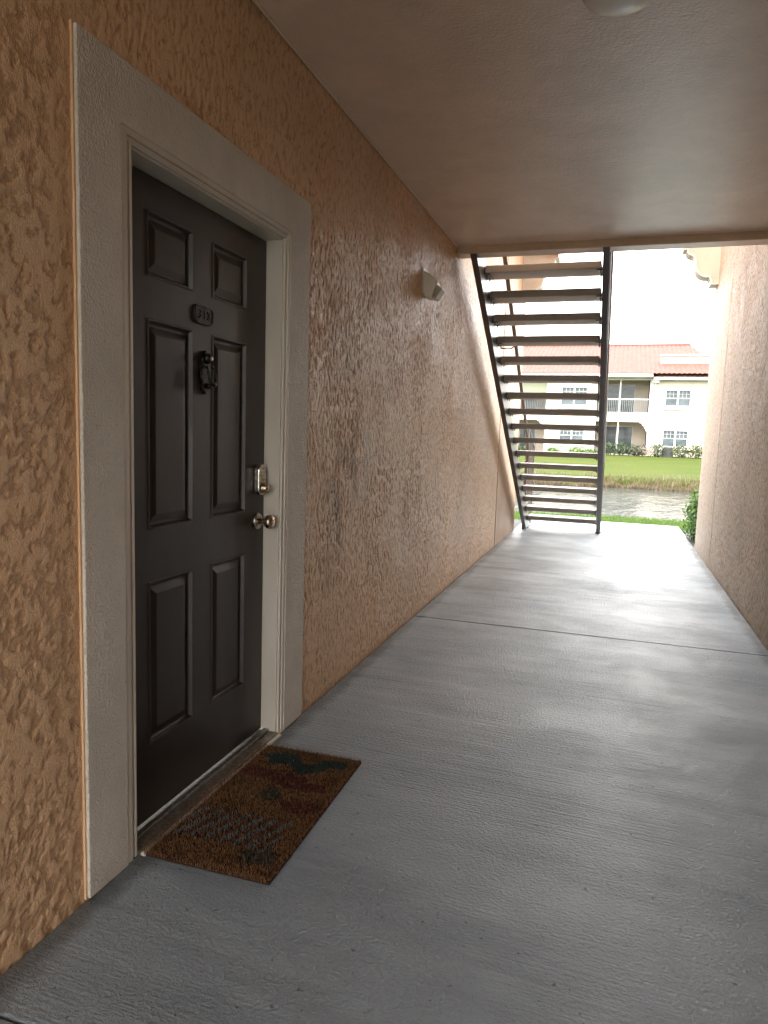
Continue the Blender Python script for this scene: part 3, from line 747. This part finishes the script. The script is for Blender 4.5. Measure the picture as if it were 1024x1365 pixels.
# lanai bays: columns, floor bands, back wall, sliders, balcony railing
def lanai(x0, x1, corbel_right, blind=False):
    yb_ = BY+2.4
    part('lanai_back_wall', M['lanai_wall'], x0, x1, yb_, yb_+.2, GZ-.3, EV)
    for zt in (EV, 2.55):
        z0 = zt-2.25 if zt > 4 else GZ
        xm = (x0+x1)/2 - .05
        o = part('sliding_door', M['white'], x0+.45, x1-.85, yb_-.06, yb_-.005, z0, zt-.22)
        for a, b in ((x0+.50, xm-.25),(xm-.20, x1-.90)):
            part('pane', M['glass'], a, b, yb_-.075, yb_-.062, z0+.06, zt-.30, par=o)
    part('floor_band', M['white'], x0-.02, x1+.02, BY-.05, BY+2.38, 2.55, 3.06)
    part('floor_slab', M['lanai_wall'], x0, x1, BY, BY+2.38, GZ-.2, GZ+.02)
    part('head_beam', M['white'], x0, x1, BY, BY+.25, EV-.12, EV+.10)
    part('lanai_ceiling', M['soffit'], x0, x1, BY+.26, BY+2.39, EV+.0, EV+.08)
    part('screen_post', M['white'], (x0+x1)/2-.24, (x0+x1)/2-.16, BY+.05, BY+.13, 3.06, EV-.12)
    part('screen_post', M['white'], (x0+x1)/2-.24, (x0+x1)/2-.16, BY+.05, BY+.13, GZ, 2.55)
    rl = part('balcony_railing', M['white'], x0, x1, BY+.02, BY+.09, 4.00, 4.07)
    part('bottom_rail', M['white'], x0, x1, BY+.03, BY+.08, 3.12, 3.17, par=rl)
    n_ = int((x1-x0)/.115); bm_ = bb(-.011,.011,BY+.04,BY+.068,3.165,4.005).mesh('baluster', M['rail'])
    for k in range(1, n_): link('baluster', bm_, rl, 0, (x0+(x1-x0)*k/n_, 0, 0))
    if blind: part('roller_blind', M['shade'], x0+.05, x1-.02, BY+.14, BY+.17, 4.05, EV-.13)
    cx = x1 if corbel_right else x0; s = -1 if corbel_right else 1
    pr = [(cx,1.95),(cx+s*.09,1.95),(cx+s*.11,2.12),(cx+s*.20,2.15),(cx+s*.22,2.30),(cx+s*.34,2.33),(cx+s*.36,2.46),(cx+s*.52,2.48),(cx+s*.52,2.55),(cx,2.55)]
    MB().prism([(a, b-GZ) for a, b in pr], 'y', BY-.02, BY+.25).build('arch_corbel', M['white'], ab)
lanai(-.10, 3.20, True); lanai(-6.9, -3.45, True, True)
for x0, x1 in ((3.20,3.62),(-3.45,-3.10),(-.45,-.10),(-7.3,-6.9)):
    part('column', M['white'], x0, x1, BY-.03, BY+.30, GZ-.3, EV)
# middle bay
wm = [(-2.42,-.72,3.55,4.80),(-2.42,-.80,1.02,2.08)]
wall_with_windows(-3.10, -.45, BY-.4, GZ-.3, EV, wm, M['cream'])
for w_ in wm: window(*w_, BY-.4)
part('bay_cheek', M['cream'], -3.10,-2.9,BY-.149,BY+2.6,GZ-.3,EV); part('bay_cheek', M['cream'], -.65,-.45,BY-.149,BY+2.6,GZ-.3,EV)
wall_with_windows(-16, -7.3, BY, GZ-.3, EV, [(-10.5,-8.9,3.6,4.7),(-10.5,-8.9,1.0,2.1)], M['cream'])
for z in ((3.6,4.7),(1.0,2.1)): window(-10.5,-8.9,*z,BY)
# fascias, downspout
part('fascia', M['white'], -16.3, 3.30, BY-.75, BY-.60, EV+.02, EV+.24); part('soffit', M['soffit'], -16.3, 3.30, BY-.60, BY-.001, EV+.02, EV+.06)
part('fascia', M['white'], 3.35, 13.3, BY-.45, BY-.30, EV-.14, EV+.06); part('soffit', M['soffit'], 3.62, 13.3, BY-.30, BY-.002, EV-.12, EV-.06)
part('gutter_box', M['white'], 3.30, 3.72, BY-.32, BY-.02, EV-.30, EV-.15)
MB().tube([(3.52,-.10,EV-.2-GZ),(3.52,-.08,EV-.6-GZ),(3.52,-.08,0)], .05, 8).build('downspout', M['white'], ab)
# corrugated clay tile roof planes
def tile_roof(name, x0, x1, y0, z0, y1, z1, inset0=0, inset1=0, par=ab, pitch=.30):
    m_ = MB(); nseg = int((x1-x0)/pitch*6); rows = 9
    for j in range(rows+1):
        for dup in ((0,) if j == 0 else (0, 1)) if j < rows else (0,):
            t = j/rows; lift = -.035 if (dup == 1 or j == 0) else 0
            for i in range(nseg+1):
                x = x0 + (x1-x0)*i/nseg
                xa = max(x0 + inset0*t, min(x1 - inset1*t, x))
                m_.v.append((xa, y0+(y1-y0)*t-BY, z0+(z1-z0)*t-GZ + .045*abs(math.sin(math.pi*(x-x0)/pitch)) + lift + .035))
    n_ = nseg+1; R_ = len(m_.v)//n_
    for j in range(R_-1):
        for i in range(nseg): m_.f.append((j*n_+i, j*n_+i+1, (j+1)*n_+i+1, (j+1)*n_+i))
    return m_.build(name, M['tile'], par, fix=False)
rm = tile_roof('roof', -16.3, 7.6, BY-.80, EV+.22, BY+7.0, 8.35, 6.0, 1.6)
part('ridge_cap', M['tile'], -10.3, 6.05, BY+6.9, BY+7.1, 8.36, 8.50, par=rm)
tile_roof('roof_back', -16.3, 7.6, BY+14.8, EV+.22, BY+7.0, 8.35, 6.0, 1.6)
MB().prism([(BY-.8-BY,EV+.2-GZ),(BY+7.0-BY,8.34-GZ),(BY+14.8-BY,EV+.2-GZ)], 'x', 7.0, 7.05).build('gable_infill', M['cream'], ab)
part('clerestory_wall', M['cream'], 3.78, 14, BY+1.6, BY+1.9, 5.6, 7.02); part('clerestory_cap', M['white'], 3.74, 14, BY+1.50, BY+1.95, 7.02, 7.12)
tile_roof('lower_roof', 3.55, 13.3, BY-.50, EV+.07, BY+1.58, 6.22)
part('main_block', M['cream'], -16, 13, BY+2.7, BY+14.5, GZ-.3, EV)
# ------------------------------------------------------------------ planting before the building
def bush(label, cx, y, w, h, n, cols, name='bush', size=.07, dep=.5, shell=.4):
    g = GZ-.05 + gz(cx,y)-gz(0,47.5)
    o = empty(name, label, 'bush', (cx, y, gz(cx,y)-.03), 'bushes in front of the far building')
    m_ = MB(); k = max(1, int(w/.7))
    for i in range(k):
        t = (i+.5)/k - .5; hh = h*r_.uniform(.85,1.1)
        leafy(m_, (t*w, r_.uniform(-.1,.1), hh*.52), (w/k*.62, dep, hh*.52), n//k, size, cols, r_, .0, shell)
    m_.build('foliage', M['leaf'], o)
    for i in range(3):
        MB().tube([((i-1)*w*.2,0,0),((i-1)*w*.28,.05,h*.6)], [.025,.012], 5).build('stem', M['soil'], o)
    return o
OL = [(.045,.070,.030),(.060,.085,.040),(.085,.095,.060),(.035,.060,.022)]
bush('wide grey-green bush below the near lanai of the far building', 1.55, 47.6, 2.5, .92, 1700, OL)
bush('loose greyish bush with pale twigs right of the wide grey-green bush', 2.75, 47.4, .9, .85, 420, [(.12,.10,.08),(.07,.085,.05),(.16,.14,.11)], shell=.2)
bush('pale pinkish dry shrub at the foot of the white column', 3.28, 47.3, .62, .72, 420, [(.34,.27,.21),(.40,.33,.27),(.28,.22,.17)], size=.05, shell=.1)
bush('small dark green bush beside the air conditioner', 3.85, 47.5, .85, .86, 480, OL)
bush('long mixed bush with yellow leaves in front of the right wing', 5.6, 47.5, 1.9, .88, 1200, OL + [(.17,.16,.03)])
bush('bush near the right end of the far building', 8.2, 47.6, 2.2, .9, 900, OL)
LG = [(.075,.145,.02),(.095,.165,.025),(.06,.12,.018)]
bush('low bright green hedge under the middle bay window', -.75, 47.6, 1.75, .40, 900, LG, 'hedge', .06)
bush('small round bright green bush left of the low hedge', -2.6, 47.6, .72, .42, 420, LG, size=.06)
bush('dark low bush before the left lanai', -4.6, 47.6, 1.4, .55, 600, OL)
acu = empty('air_conditioner', 'dark boxy air conditioner unit between the bushes', 'air conditioner', (4.42, 47.9, GZ-.1))
MB().box(-.32,.32,-.3,.3,.06,.72).build('casing', M['ac'], acu, bevel=.02)
MB().lathe([(0,.24),(.03,.24),(.035,.20)], (0,0,.7205), (0,0,1), 20).build('fan_guard', M['ac'], acu)
for k in range(8): B(-.30,.30,-.312,-.3005,.12+k*.07,.15+k*.07).build('louvre', M['ac'], acu)
B(-.4,.4,-.4,.4,-.05,.058).build('plinth', M['cream'], acu)
